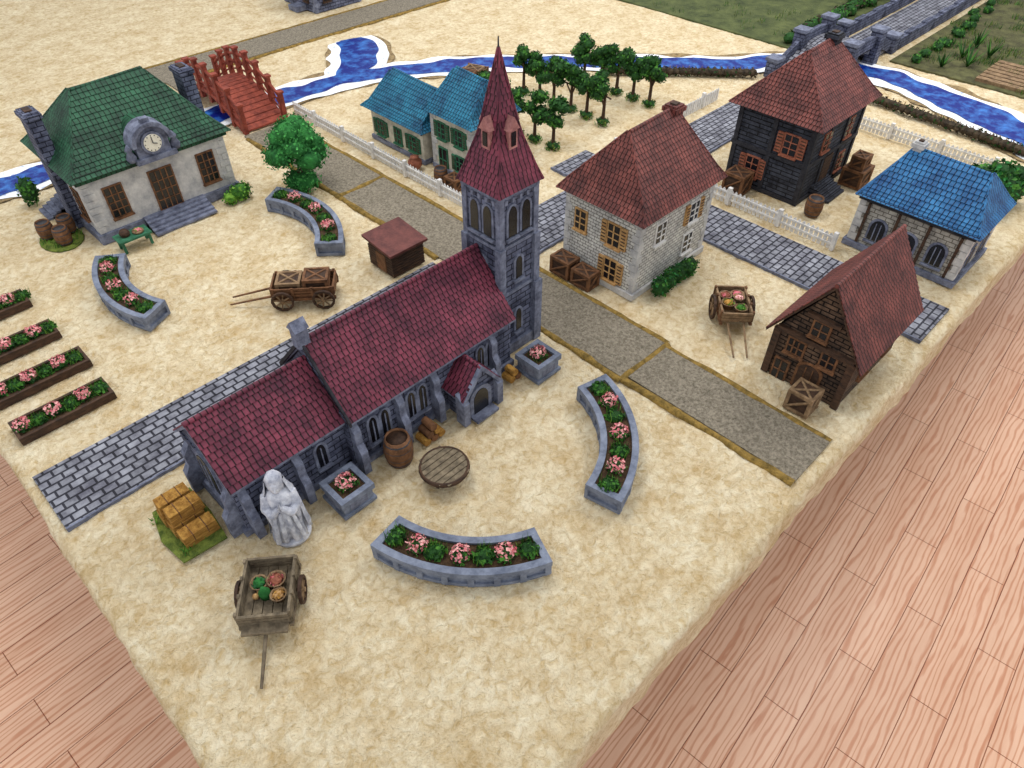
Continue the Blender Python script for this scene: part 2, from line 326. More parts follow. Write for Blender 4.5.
def wheel(b,c,r,t=.05,n=14):
    c=Vector(c)
    def pt(q,rr,o): return c+Vector((rr*math.cos(q),o,rr*math.sin(q)))
    vs=[]
    for i in range(n):
        q=2*math.pi*i/n; vs+=[pt(q,r,-t/2),pt(q,r,t/2),pt(q,r*.8,t/2),pt(q,r*.8,-t/2)]
    b.add(vs,[(i*4+k,i*4+(k+1)%4,((i+1)%n)*4+(k+1)%4,((i+1)%n)*4+k) for i in range(n) for k in range(4)],dkwood)
    b.cyl(pt(0,0,-t*.9),pt(0,0,t*.9),r*.18,r*.18,wood,8)
    for i in range(8): q=math.pi*i/4+.2; b.cyl(pt(q,r*.1,0),pt(q,r*.85,0),.018,.018,wood,5)
# ---------------- church
b=B("church")
b.box(1.65,3.7,7.75,9.35,0,1.25,stone); b.prism([(7.75,1.2),(9.35,1.2),(8.55,2.0)],'x',1.68,3.7,stone)
b.gable(1.6,3.72,7.63,9.47,1.2,2.06,maroon,11,stonetrim)
b.box(3.7,7.55,7.6,9.4,0,1.35,stone); b.prism([(7.6,1.3),(9.4,1.3),(8.5,2.36)],'x',3.74,7.5,stone)
b.gable(3.72,7.56,7.46,9.54,1.28,2.45,maroon,14,stonetrim)
b.prism([(7.44,1.22),(7.44,1.32),(8.5,2.5),(9.56,1.32),(9.56,1.22),(8.5,2.42)],'x',3.68,3.72,darkbeam)
b.box(3.62,3.84,8.42,8.6,2.35,2.72,stonetrim); b.prism([(8.38,2.72),(8.64,2.72),(8.51,2.88)],'x',3.6,3.86,stonetrim)
b.box(1.58,3.7,7.7,9.4,0,.14,stonetrim); b.box(3.6,7.6,7.54,9.46,0,.14,stonetrim)
def buttress(b,M,h,w=.14,d=.24):
    o=b.M;b.M=M; b.prism([(0,0),(-d,0),(-d,h*.45),(-d*.6,h*.58),(-d*.6,h*.82),(0,h)],'x',-w/2,w/2,stonetrim); b.M=o
for x in (1.78,2.75): buttress(b,T(x,7.76,0),1.1)
for x in (3.8,4.75,5.55,7.0): buttress(b,T(x,7.61,0),1.2)
for x in (2.2,3.3): buttress(b,T(x,9.34,0,180),1.1)
for x in (4,5,6,7): buttress(b,T(x,9.39,0,180),1.2)
for y in (7.9,9.2): buttress(b,T(1.66,y,0,-90),1.1)
e1=(1.65,3.7,7.75,9.35); e2=(3.7,7.55,7.6,9.4)
for f in ('-b','+b'):
    for x in (2.25,3.2): win(b,W(f,e1,x,.45),.17,.35,stonetrim,2,1,.16)
    for x in (4.3,5.15,6.85) if f=='-b' else (4.5,5.5,6.5):
        for dx in (-.13,.13): win(b,W(f,e2,x+dx,.42),.15,.42,stonetrim,2,1,.16)
win(b,W('-a',e1,8.55,.5),.5,.45,stonetrim,3,1,.35)
b.box(5.85,6.6,7.08,7.6,0,.62,stone); b.prism([(5.85,.6),(6.6,.6),(6.225,1.08)],'y',7.1,7.6,stone)
o=b.M; b.M=T(6.225,7.33,0,90); b.gable(-.32,.3,-.47,.47,.6,1.18,maroon,6,stonetrim); b.M=o
b.prism([(5.72,.56),(5.8,.56),(6.225,1.12),(6.65,.56),(6.73,.56),(6.225,1.24)],'y',6.98,7.06,stonetrim)
for x in (5.8,6.65): b.box(x-.07,x+.07,6.96,7.2,0,.55,stonetrim); b.prism([(6.96,.55),(7.2,.55),(7.2,.72)],'x',x-.07,x+.07,stonetrim)
win(b,T(6.225,7.08,0),.36,.38,stonetrim,1,1,.24,sill=False,t=.07); b.box(5.95,6.5,6.85,7.1,0,.06,stonetrim)
cx,cy=8.06,8.36; et=(cx-.46,cx+.46,cy-.46,cy+.46)
def sb(h,z0,z1,m): b.box(cx-h,cx+h,cy-h,cy+h,z0,z1,m)
sb(.46,0,3.7,stone); sb(.54,0,.25,stonetrim); sb(.5,1.5,1.57,stonetrim); sb(.49,2.55,2.62,stonetrim); sb(.5,3.58,3.7,stonetrim)
for sx in (-1,1):
    for sy in (-1,1):
        x=cx+sx*.46; y=cy+sy*.46
        for (e_,z0,z1) in ((.12,0,1.5),(.07,1.5,2.6),(.035,2.6,3.6)):
            xa,xb=sorted((x-sx*.08,x+sx*e_)); ya,yb=sorted((y-sy*.08,y+sy*e_)); b.box(xa,xb,ya,yb,z0,z1,stonetrim,0)
for f,c in (('-b',cx),('+b',cx),('-a',cy),('+a',cy)):
    for dx in (-.17,.17): win(b,W(f,et,c+dx,2.8),.2,.42,stonetrim,1,1,.18)
    win(b,W(f,et,c,1.8),.16,.35,stonetrim,1,1,.12); win(b,W(f,et,c,.5),.14,.4,stonetrim,1,1,.12)
    for k in range(5): 
        o=b.M; b.M=W(f,et,c-.36+.18*k,3.5); b.box(-.03,.03,-.07,0,0,.09,stonetrim); b.M=o
def sq(h,z): return (cx-h,cx+h,cy-h,cy+h,z)
b.rings([sq(.54,3.68),sq(.44,3.95),sq(.27,4.5),sq(.19,4.85)],maroon,[3,6,3],.02); b.rings([sq(.2,4.83),sq(.0,5.92)],maroon,[11],.02)
for f,c in (('-b',cx),('+b',cx),('-a',cy),('+a',cy)):
    M=W(f,(cx-.31,cx+.31,cy-.31,cy+.31),c,4.45); o=b.M;b.M=M
    b.box(-.1,.1,-.02,.3,-.12,.26,pinkstone); b.prism([(-.13,.24),(.13,.24),(0,.46)],'y',-.05,.3,pinkstone); b.box(-.05,.05,-.04,0,-.04,.2,pane); b.M=o
b.cyl((cx,cy,5.88),(cx,cy,6.08),.02,.012,iron,6)
b.done(center=True)
# ---------------- white brick house
b=B("white_brick_house"); e=(11.0,13.7,7.2,9.25)
b.box(*e,0,2.05,whitebrick); b.box(10.94,13.76,7.14,9.31,0,.15,plaster); quoins(b,e,2.0,plaster,s=.12)
b.box(10.96,13.74,7.16,9.29,1.96,2.05,darkbeam)
b.rings([(10.82,13.88,7.02,9.43,2.0),(11.02,13.68,7.22,9.23,2.28),(11.6,13.2,8.2,8.25,3.42)],redtile,[3,12])
chimney(b,13.2,8.25,2.95,3.5,redtile,.15,.15)
for x in (11.75,13.0): win(b,W('-b',e,x,1.2),.3,.45,white,2,3,sh=shut if x>12 else None)
win(b,W('-b',e,12.95,.4),.3,.45,white,2,3,sh=None)
win(b,W('-a',e,7.85,1.15),.3,.5,shut,2,3,sh=shut); win(b,W('-a',e,7.85,.25),.3,.5,shut,2,3,sh=shut); win(b,W('-a',e,8.8,1.15),.28,.45,shut,2,3)
for f in ('+a','+b'): win(b,W(f,e,8.2 if f=='+a' else 12.3,1.2),.3,.45,white,2,3,sh=shut)
b.done(center=True)
b=B("ivy_bush")
for i in range(9): b.leaves((11.55+i*.15,6.88+R(-.05,.05),.23),(.2,.2,.22),90,.08,[g1,g2,bushg])
b.done(center=True)
b=B("wooden_crate"); crate(b,10.5,10.9,8.05,8.6,0,.4); b.done(center=True)
b=B("wooden_crate"); crate(b,10.5,10.92,8.68,9.25,0,.45); b.done(center=True)
b=B("wooden_crate"); crate(b,10.42,10.88,2.55,3.05,0,.48,wood); b.done(center=True)
# ---------------- black timber house
b=B("black_timber_house"); e=(17.3,20.0,6.65,8.8)
b.box(*e,0,2.2,darktim)
for x in (17.3,18.2,19.1,19.94): b.box(x-.03,x+.09,6.61,6.66,0,2.2,darkbeam) 
for y in (6.65,7.7,8.72): b.box(17.26,17.31,y-.03,y+.09,0,2.2,darkbeam)
for z in (0,1.05,2.1): b.box(17.25,20.05,6.6,8.85,z,z+.1,darkbeam)
b.rings([(17.05,20.25,6.4,9.05,2.15),(17.3,20,6.65,8.8,2.42),(18.05,19.4,7.7,7.75,3.5)],redtile,[3,12])
chimney(b,19.3,7.72,3.1,3.65,darktim,.15,.15)
win(b,W('-b',e,18.1,1.3),.34,.45,redshut,2,3); win(b,W('-b',e,19.3,1.3),.34,.45,redshut,2,3); win(b,W('-b',e,19.4,.3),.34,.45,redshut,2,3)
win(b,W('-a',e,7.2,1.25),.36,.5,redshut,2,3,sh=redshut); win(b,W('-a',e,8.1,.35),.34,.5,redshut,2,3,sh=redshut)
b.box(18.3,18.75,6.6,6.66,.3,1.0,dkwood)
for i in range(5): b.box(18.0,18.9,6.65-.12*(5-i),6.65,0+.06*i,.06*(i+1),darktim)
b.done(center=True)
b=B("wooden_crate"); crate(b,16.6,17.15,7.9,8.5,0,.55); b.done(center=True)
b=B("wooden_crate"); crate(b,19.2,19.9,5.8,6.4,0,.5); crate(b,19.3,19.75,5.9,6.3,.5,.85); b.done(center=True)
b=B("wooden_barrel"); barrel(b,0,0,.23,.5); b.done((17.2,6.1,0))
# ---------------- blue roof house
b=B("blue_roof_house"); e=(16.6,18.5,2.3,4.85)
b.box(*e,0,1.32,graystone); b.box(16.52,18.58,2.22,4.93,0,.14,stonetrim); quoins(b,e,1.28,plaster,.16); b.box(16.54,18.56,2.24,4.91,1.24,1.34,darkbeam)
b.rings([(16.46,18.66,2.16,4.99,1.34),(16.64,18.48,2.32,4.83,1.52),(17.5,17.62,2.7,4.45,2.3)],bluetile,[3,9])
for y in (2.85,4.25): win(b,W('-a',e,y,.35),.34,.32,stonetrim,3,2,.2)
win(b,W('-a',e,3.55,.1),.4,.55,stonetrim,2,2,.18,sill=False)
for y in (2.5,3.2,3.9,4.62): b.box(16.55,16.62,y-.03,y+.03,.16,1.2,dkwood)
for x in (17.1,18.0): win(b,W('-b',e,x,.35),.3,.35,stonetrim,2,3,.18)
for i in range(3): b.box(16.1+.16*i,16.55,3.2,3.9,0,.05*(i+1),stonetrim)
chimney(b,17.56,4.35,2.0,2.5,plaster,.1,.1)
b.done(center=True)
# ---------------- barn
b=B("stone_barn"); e=(11.1,13.55,2.3,3.85)
b.box(*e,0,1.2,barnwall); b.prism([(2.3,1.15),(3.85,1.15),(3.075,2.4)],'x',11.12,13.5,barnwall)
b.gable(11.0,13.7,2.12,4.03,1.04,2.55,redtile,15,dkwood)
win(b,W('-a',e,3.08,1.35),.28,.3,wood2,2,2); win(b,W('-a',e,3.4,.75),.3,.3,wood2,3,2); win(b,W('-a',e,2.75,.8),.25,.28,wood2,2,2)
win(b,W('-a',e,3.0,0),.42,.5,wood2,3,1,.16,sill=False,pn=dkwood); win(b,W('-a',e,3.55,0),.25,.45,wood2,2,2,sill=False)
for x in (11.9,12.9): win(b,W('-b',e,x,.4),.3,.3,wood2,2,2)
for y in (2.3,3.8): b.box(11.04,11.12,y-.04,y+.1,0,1.15,dkwood)
b.box(11.03,11.12,2.3,3.85,1.12,1.22,dkwood); b.box(11.03,11.12,2.75,3.4,1.7,1.78,dkwood)
b.done(center=True)
# ---------------- town hall
b=B("town_hall"); e=(3.55,7.2,17.85,20.6)
b.box(*e,0,1.72,plaster); b.box(3.47,7.28,17.77,20.68,0,.25,stonetrim); quoins(b,e,1.65,plaster,.25,.18)
b.box(3.45,7.3,17.75,20.7,1.6,1.74,greentile)
b.rings([(3.35,7.4,17.65,20.8,1.72),(3.6,7.15,17.9,20.55,1.96),(4.5,6.3,19.15,19.3,3.15)],greentile,[3,13])
for x in (3.5,7.25): chimney(b,x,19.25,0,2.95,stone,.16,.26)
for x in (4.2,6.6): win(b,W('-b',e,x,.55),.4,.75,wood2,3,4); win(b,W('+b',e,x,.55),.4,.75,wood2,3,4)
win(b,W('-b',e,5.4,.3),.55,1.0,wood2,4,4,sill=False)
for y in (18.5,19.9): win(b,W('-a',e,y,.5),.36,.7,wood2,2,4); win(b,W('+a',e,y,.5),.36,.7,wood2,2,4)
for i in range(5): b.box(4.6,6.25,17.2+.12*i,17.85,0,.055*(i+1),stonetrim)
for i in range(5): b.box(2.95+.12*i,3.55,19.9,20.6,0,.055*(i+1),stonetrim)
pts=[(5.0,1.7),(5.8,1.7),(5.8,2.1)]+[(5.4+.4*math.cos(q),2.1+.4*math.sin(q)) for q in [math.pi*k/12 for k in range(1,12)]]+[(5.0,2.1)]
b.prism(pts,'y',17.62,17.9,stonetrim)
po=[(5.4+(x-5.4)*1.05,z if z<2.15 else 2.1+(z-2.1)*1.1) for x,z in pts]; b.prism(po,'y',17.95,19.1,greentile,True)
hood=[(5.4+.5*math.cos(q),2.1+.5*math.sin(q)) for q in [math.pi*k/12 for k in range(13)]]+[(5.4+.4*math.cos(q),2.1+.4*math.sin(q)) for q in [math.pi*k/12 for k in range(12,-1,-1)]]
for k in range(12): b.prism([hood[k],hood[k+1],hood[24-k],hood[25-k]],'y',17.5,17.98,stonetrim)
b.box(4.9,5.9,17.55,17.9,1.66,1.78,stonetrim); b.box(5.3,5.5,17.55,17.7,2.58,2.7,stonetrim)
for sx in (-1,1): b.lathe([(.1,0),(.13,.1),(.06,.25),(.1,.3),(0.02,.42)],stonetrim,(5.4+sx*.55,17.7,1.75),8)
b.cyl((5.4,17.64,2.1),(5.4,17.56,2.1),.27,.27,stonetrim,20); b.cyl((5.4,17.6,2.1),(5.4,17.545,2.1),.21,.21,clock,20)
for k in range(12): q=math.pi*k/6; b.cyl((5.4+.18*math.cos(q),17.55,2.1+.18*math.sin(q)),(5.4+.18*math.cos(q),17.535,2.1+.18*math.sin(q)),.014,.014,iron,5)
b.cyl((5.4,17.535,2.1),(5.4,17.535,2.25),.012,.008,iron,5); b.cyl((5.4,17.535,2.1),(5.5,17.535,2.06),.014,.01,iron,5)
b.done(center=True)
b=B("shrub_clump"); b.leaves((7.05,17.35,.23),(.33,.25,.25),200,.08,[g2,g3,g1]); b.leaves((6.75,17.35,.16),(.2,.2,.16),90,.08,[g3,g2]); b.done(center=True)
b=B("shrub_clump"); b.leaves((3.0,21.05,.38),(.25,.25,.4),150,.1,[g1,g2]); b.done(center=True)
b=B("grass_base"); b.lathe([(.5,0),(.48,.03)],grass,(2.85,18.8,0),18,1,1.3); b.tuft((2.85,18.8,.02),.5,160,.14,[g2,g3]); b.done(center=True)
for p in ((2.85,18.5),(3.12,18.95),(2.65,19.05)):
    b=B("wooden_barrel"); barrel(b,0,0,.2,.45); b.done((p[0],p[1],.03))
b=B("market_table"); b.box(3.65,4.45,16.95,17.4,.3,.35,greensh)
for x in (3.7,4.35):
    for y in (17.0,17.3): b.box(x,x+.06,y,y+.06,0,.3,greensh)
b.lathe([(.1,0),(.13,.08),(.08,.16)],dkwood,(3.9,17.2,.35),10); b.lathe([(.12,0),(.14,.03),(.14,.05)],wood,(4.2,17.15,.35),12); b.leaves((4.2,17.15,.42),(.09,.09,.05),30,.05,[pink,g3]); b.done(center=True)
# ---------------- back teal houses
b=B("teal_roof_cottage"); e=(11.8,13.5,15.35,17.75)
b.box(*e,0,1.05,cream); b.box(11.75,13.55,15.3,17.8,0,.12,stonetrim)
b.rings([(11.6,13.7,15.15,17.95,1.0),(11.8,13.5,15.35,17.75,1.18),(12.6,12.7,15.4,17.65,1.85)],tealtile,[3,8])
for y in (15.8,16.5,17.3): win(b,W('-a',e,y,.28),.28,.4,greensh,2,3,sh=greensh if y!=16.5 else None)
b.done(center=True)
b=B("teal_roof_townhouse"); e=(11.95,13.5,13.45,15.1)
b.box(*e,0,1.7,cream); b.box(11.9,13.55,13.4,15.12,0,.12,stonetrim); quoins(b,e,1.65,plaster)
b.rings([(11.8,13.65,13.3,15.25,1.65),(11.95,13.5,13.45,15.1,1.85),(12.7,12.8,13.65,14.9,2.6)],tealtile,[3,9])
for y in (13.95,14.65): win(b,W('-a',e,y,1.0),.26,.4,greensh,2,3,sh=greensh)
win(b,W('-a',e,13.95,.25),.28,.4,greensh,2,3,sh=greensh); win(b,W('-a',e,14.65,.05),.3,.62,greensh,2,2,sill=False)
for x in (12.4,13.1): win(b,W('-b',e,x,1.0),.26,.4,greensh,2,3); win(b,W('-b',e,x,.25),.26,.4,greensh,2,3)
b.done(center=True)
b=B("wooden_barrel"); barrel(b,0,0,.2,.4); b.done((11.5,14.3,0))
b=B("clay_pot"); b.lathe([(.1,0),(.2,.15),(.2,.28),(.1,.36),(.13,.4)],redshut,n=14); b.done((11.4,15.3,0))
b=B("wooden_crate"); crate(b,11.3,11.7,13.5,13.95,0,.35); b.done(center=True)
# ---------------- shed
b=B("garden_shed"); b.box(7.72,8.62,11.62,12.48,0,.6,dkwood)
for k in range(8): z=.02+k*.07; b.box(7.7,8.64,11.6,12.5,z,z+.05,dkwood)
b.add([(7.62,11.52,.62),(8.72,11.52,.62),(8.72,12.58,.74),(7.62,12.58,.74),(7.62,11.52,.68),(8.72,11.52,.68),(8.72,12.58,.8),(7.62,12.58,.8)],[(0,3,2,1),(4,5,6,7),(0,1,5,4),(1,2,6,5),(2,3,7,6),(3,0,4,7)],shedroof)
b.box(7.69,7.72,11.85,12.2,.03,.5,wood2); b.done(center=True)
# ---------------- topiary bush
b=B("topiary_tree"); b.cyl((0,0,0),(0,0,.6),.12,.09,dkwood,8)
b.leaves((0,0,.33),(.5,.5,.3),700,.075,[bushg,bushg2])
for q in range(14):
    t=q*2.4; z=.95+.9*q/14; rr=.46*(1.15-(q/14)**1.6); b.leaves((rr*math.cos(t),rr*math.sin(t),z),(.4,.4,.32),240,.075,[bushg,bushg2,bushg])
b.done((8.5,16.55,0))
# ---------------- planters
def flowers(b,x,y,z,k,r=.17):
    if k%2==0:
        b.leaves((x,y,z+.05),(r,r,r*.65),90,.07,[g1,g2]); b.leaves((x,y,z+.12),(r*.9,r*.9,r*.6),150,.055,[pink,pink2],False)
    else:
        b.leaves((x,y,z+.03),(r,r,r*.6),140,.07,[g1,g2]); b.tuft((x,y,z),r*1.1,60,.2,[g1,g2,g3])
def arcbox(b,r0,r1,a0,a1,z0,z1,m,n=20):
    vs=[]
    for i in range(n+1):
        q=math.radians(a0+(a1-a0)*i/n); c,s_=math.cos(q),math.sin(q)
        vs+=[(r0*c,r0*s_,z0),(r1*c,r1*s_,z0),(r1*c,r1*s_,z1),(r0*c,r0*s_,z1)]
    b.add(vs,[(i*4+k,i*4+(k+1)%4,(i+1)*4+(k+1)%4,(i+1)*4+k) for i in range(n) for k in range(4)]+[(0,1,2,3),(n*4,n*4+1,n*4+2,n*4+3)],m)
def arcplanter(cx,cy,ro,a0,a1,w=.58,h=.36):
    b=B("curved_flower_planter"); ri=ro-w
    arcbox(b,ri,ro,a0,a1,0.001,h-.09,planter); d=1.2
    arcbox(b,ri-.04,ro+.04,a0-d,a1+d,0,.07,planter)
    for (x0,x1,p,q,dz) in ((ri-.05,ri+.07,a0-d,a1+d,0),(ro-.07,ro+.05,a0-d,a1+d,0),(ri+.071,ro-.071,a0-d,a0+1.4,.003),(ri+.071,ro-.071,a1-1.4,a1+d,.003)): arcbox(b,x0,x1,p,q,h-.12,h-dz,planter)
    arcbox(b,ri+.03,ro-.03,a0+.4,a1-.4,.1,h-.05,soil)
    n=7
    for i in range(n+1):
        q=a0+(a1-a0)*i/n
        for rr in (ro+.02,ri-.02):
            o=b.M; b.M=Matrix.Rotation(math.radians(q),4,'Z')@Matrix.Translation((rr,0,0)); b.box(-.03,.03,-.05,.05,0.002,h-.125,planter); b.M=o
    rm=(ri+ro)/2
    for i in range(7):
        q=math.radians(a0+(a1-a0)*(i+.5+R(-.1,.1))/7); flowers(b,rm*math.cos(q),rm*math.sin(q),h-.05,i+1,.17)
    b.done((cx,cy,0))
arcplanter(5.7,6.45,2.88,191,247); arcplanter(5.65,6.45,2.78,283,346)
arcplanter(5.3,15.15,2.85,-41,30); arcplanter(5.45,15.15,2.92,146,206)
for (x,y) in ((3.24,7.16),(7.84,7.1)):
    b=B("square_flower_planter"); s_=.29
    b.box(-s_,s_,-s_,s_,0.001,.34,planter); b.box(-s_-.04,s_+.04,-s_-.04,s_+.04,0,.07,planter)
    for q in range(4):
        o=b.M; b.M=Matrix.Rotation(q*math.pi/2,4,'Z'); b.box(-s_-.04,s_-.06,-s_-.04,-s_+.06,.3,.42,planter); b.box(-s_*.6,s_*.6,-s_-.02,-s_,.11,.27,stonetrim); b.M=o
    b.box(-s_+.04,s_-.04,-s_+.04,s_-.04,.3,.37,soil); flowers(b,0,0,.37,0,.17); b.tuft((0,0,.36),.22,70,.12,[g1,g2]); b.done((x,y,0))
for (y0,x1) in ((12.35,1.45),(13.6,1.5),(14.95,1.4),(16.5,1.35)):
    b=B("wooden_flower_bed"); x0=-.3; y1=y0+.6
    b.box(x0,x1,y0,y0+.06,0,.17,dkwood); b.box(x0,x1,y1-.06,y1,0,.17,dkwood); b.box(x0,x0+.06,y0+.06,y1-.06,0,.17,dkwood); b.box(x1-.06,x1,y0+.06,y1-.06,0,.17,dkwood); b.box(x0+.05,x1-.05,y0+.05,y1-.05,0,.12,soil)
    for i in range(6): flowers(b,x0+.18+i*.28,(y0+y1)/2,.12,i,.16)
    b.done(center=True)
# ---------------- barrel, logs, table by church
b=B("wooden_barrel"); barrel(b,0,0,.27,.62); b.lathe([(.19,0),(.19,.02)],dkwood,(0,0,.56),12); b.done((4.38,7.22,0))
b=B("log_pile")
for i,(x,z) in enumerate(((0,.08),(.17,.08),(.34,.08),(.085,.22),(.255,.22),(.17,.36))): b.cyl((x,-.14,z),(x+R(-.02,.02),.14,z),.08,.08,wood2 if i%2 else hay,9)
b.done((4.95,7.25,0))
b=B("log_pile")
for i,(x,z) in enumerate(((0,.08),(.17,.08),(.085,.22))): b.cyl((x,-.12,z),(x,.12,z),.08,.08,wood2 if i%2 else hay,9)
b.done((7.2,7.3,0))
b=B("round_table"); b.cyl((0,0,.24),(0,0,.3),.42,.42,wood2,24,False)
for k in range(-3,4): b.box(-math.sqrt(.41**2-(k*.11)**2),math.sqrt(.41**2-(k*.11)**2),k*.115-.05,k*.115+.05,.3,.315,graywood)
b.lathe([(.43,.23),(.45,.27),(.43,.325),(.4,.325),(.4,.3)],dkwood,n=24)
b.cyl((0,0,0),(0,0,.24),.07,.06,dkwood,8)
for k in range(4): q=math.pi*k/2+.4; b.cyl((0,0,.14),(.3*math.cos(q),.3*math.sin(q),.03),.035,.03,dkwood,6)
b.done((4.7,6.36,0))
# ---------------- statue
b=B("cloaked_woman_statue")
b.lathe([(.32,0),(.32,.05),(.3,.07)],marble,n=20)
fold=lambda t,z:(.15*math.sin(9*t+z*2)+.07*math.sin(17*t))*max(.15,1-z/1.2)+.03*math.sin(5*t+z*6)
b.lathe([(.29,.05),(.275,.2),(.25,.45),(.23,.7),(.215,.88),(.225,1.0),(.205,1.1),(.15,1.17),(.1,1.2)],marble,n=72,sx=1,sy=.86,fold=fold)
hoodf=lambda t,z:.06*math.sin(7*t+z*3)
b.lathe([(.1,1.14),(.135,1.22),(.15,1.32),(.145,1.42),(.11,1.5),(.05,1.54),(.01,1.55)],marble,(0,.02,0),n=24,sx=.92,sy=1.0,fold=hoodf)
vv=[];N_=26
for j,(r,z) in enumerate([(.15,1.4),(.19,1.2),(.26,1.02),(.285,.75),(.3,.45),(.33,.15)]):
    for i in range(N_+1):
        t=math.radians(-25+230*i/N_); rr=r*(1+.06*math.sin(t*11+z)); vv.append((rr*math.cos(t),.02+rr*.9*math.sin(t),z))
b.add(vv,[(j*(N_+1)+i,j*(N_+1)+i+1,(j+1)*(N_+1)+i+1,(j+1)*(N_+1)+i) for j in range(5) for i in range(N_)],marble,True)
b.lathe([(.02,0),(.07,.03),(.088,.09),(.092,.15),(.075,.22),(.02,.26)],marble,(0,-.07,1.19),n=18,sx=.9)
b.cyl((0,-.155,1.34),(0,-.18,1.3),.008,.018,marble,6)
for sx in (-1,1): b.cyl((sx*.032,-.15,1.345),(sx*.032,-.158,1.345),.016,.01,marble,6)
b.cyl((-.025,-.15,1.265),(.025,-.15,1.265),.008,.008,marble,5)
for sx in (-1,1):
    P=[(sx*.19,-.0,1.08),(sx*.235,-.1,.86),(sx*.15,-.22,.82),(sx*.045,-.245,.96)]; rr=[.085,.085,.075,.045]
    for i in range(3): b.cyl(P[i],P[i+1],rr[i],rr[i+1],marble,10); b.lathe([(.01,-rr[i+1]),(rr[i+1]*.8,-rr[i+1]*.6),(rr[i+1],0),(rr[i+1]*.8,rr[i+1]*.6),(.01,rr[i+1])],marble,P[i+1],10)
    b.cyl((sx*.2,-.13,.86),(sx*.22,-.14,.5),.085,.03,marble,8)
    b.cyl((sx*.045,-.245,.96),(sx*.015,-.25,1.02),.035,.03,marble,8)
    for k in range(4): b.cyl((sx*.014,-.232-.014*k,1.01),(sx*.008,-.225-.014*k,1.09-.008*abs(k-1)),.0085,.006,marble,5)
    b.cyl((sx*.03,-.23,1.0),(sx*.03,-.2,1.05),.009,.007,marble,5)
for t in (-.13,-.05,.06,.14): b.cyl((t,-.2,.8),(t*1.6,-.25,.1),.03,.045,marble,6)
b.done((2.17,7.28,0),math.radians(-30),.98)
# ---------------- hay bales
b=B("grass_base"); b.prism([(.62,7.98),(1.35,7.92),(1.42,8.6),(1.4,9.3),(.7,9.25),(.55,8.6)],'z',0,.03,grass)
for i in range(10): b.tuft((R(.7,1.3),R(8.05,9.2),.03),.12,25,.1,[g2,g3])
b.done(center=True)
def bale(b,x0,x1,y0,y1,z0,z1):
    b.box(x0,x1,y0,y1,z0,z1,hay,.012)
    for q in (.3,.7): x=x0+(x1-x0)*q; b.box(x-.008,x+.008,y0+.004,y1-.004,z0,z1+.006,wood2)
    for i in range(70): x=R(x0,x1);y=R(y0,y1); b.add([(x,y,z1),(x+.01,y+.01,z1),(x+R(-.05,.05),y+R(-.05,.05),z1+.03)],[(0,1,2)],hay)
b=B("hay_bale_stack")
bale(b,.78,1.36,8.15,8.42,.03,.27); bale(b,.76,1.32,8.46,8.73,.03,.27); bale(b,.74,1.3,8.77,9.04,.03,.27)
bale(b,.8,1.36,8.5,8.77,.275,.5); bale(b,.77,1.32,8.8,9.06,.275,.5)
b.done(center=True)
# ---------------- carts
def cart(name,loc,rz,L,Wd,wr,h,shaft,cargo,two=False,m=wood,single=False,m2=None):
    b=B(name); zb=wr*1.05; m2=m2 or wood2
    for k in range(5): y=-Wd/2+Wd*(k+.5)/5; b.box(-L/2,L/2,y-Wd/11,y+Wd/11,zb,zb+.05,m)
    for sg in (-1,1):
        y=sg*Wd/2
        for k in range(3): z=zb+.05+k*h/3; b.box(-L/2,L/2,y-.02,y+.02,z,z+h/3-.02,m)
        for k in range(4): x=-L/2+.04+(L-.08)*k/3; b.box(x-.03,x+.03,y+sg*.02-.02,y+sg*.02+.02,zb,zb+h+.06,m2)
        x=sg*L/2
        for k in range(3): z=zb+.05+k*h/3; b.box(x-.02,x+.02,-Wd/2,Wd/2,z,z+h/3*.8,m)
        b.box(-L/2-.03,L/2+.03,y-.03,y+.03,zb-.06,zb,m2)
    for ax in ([-L*.33,L*.33] if two else [-.05]):
        b.cyl((ax,-Wd/2-.14,wr),(ax,Wd/2+.14,wr),.03,.03,dkwood,6)
        for sg in (-1,1): wheel(b,(ax,sg*(Wd/2+.1),wr),wr)
    if single: b.cyl((L/2-.1,0,zb),(L/2+shaft,0,.03),.035,.022,m,6); b.box(L/2,L/2+.16,-.33,.33,zb,zb+.05,m)
    else:
        for sg in (-1,1): b.cyl((L/2-.1,sg*Wd*.28,zb),(L/2+shaft,sg*Wd*.22,.04),.03,.02,m,6)
    cargo(b,L,Wd,zb+.06,h); b.done(loc,math.radians(rz))
def basket(b,x,y,z,r,m):
    b.lathe([(r*.7,0),(r,r*.9),(r*1.08,r*.95),(r*.9,r*.95),(r*.7,r*.5)],wood,(x,y,z),12)
    b.leaves((x,y,z+r*.85),(r*.8,r*.8,r*.4),50,.05,m)
def veg(b,L,Wd,z,h):
    basket(b,-.15,.1,z,.14,[redshut,pink]); basket(b,.1,.16,z,.12,[shut,hay]); basket(b,-.12,-.15,z,.13,[bushg,greensh])
    b.lathe([(.08,0),(.09,.12),(.05,.18),(.03,.24)],bushg,(.05,-.05,z),10)
    for i in range(6): b.lathe([(.01,0),(.05,.03),(.05,.07),(.01,.1)],random.choice([redshut,shut]),(R(-.3,.2),R(-.2,.2),z),8)
def flow(b,L,Wd,z,h):
    basket(b,-.25,.12,z,.15,[pink,pink2]); basket(b,.05,-.12,z,.15,[hay,g3]); basket(b,-.2,-.15,z+.02,.14,[redshut,pink]); basket(b,.2,.12,z,.14,[g2,g3]); basket(b,-.05,.1,z+.1,.12,[pink2,hay])
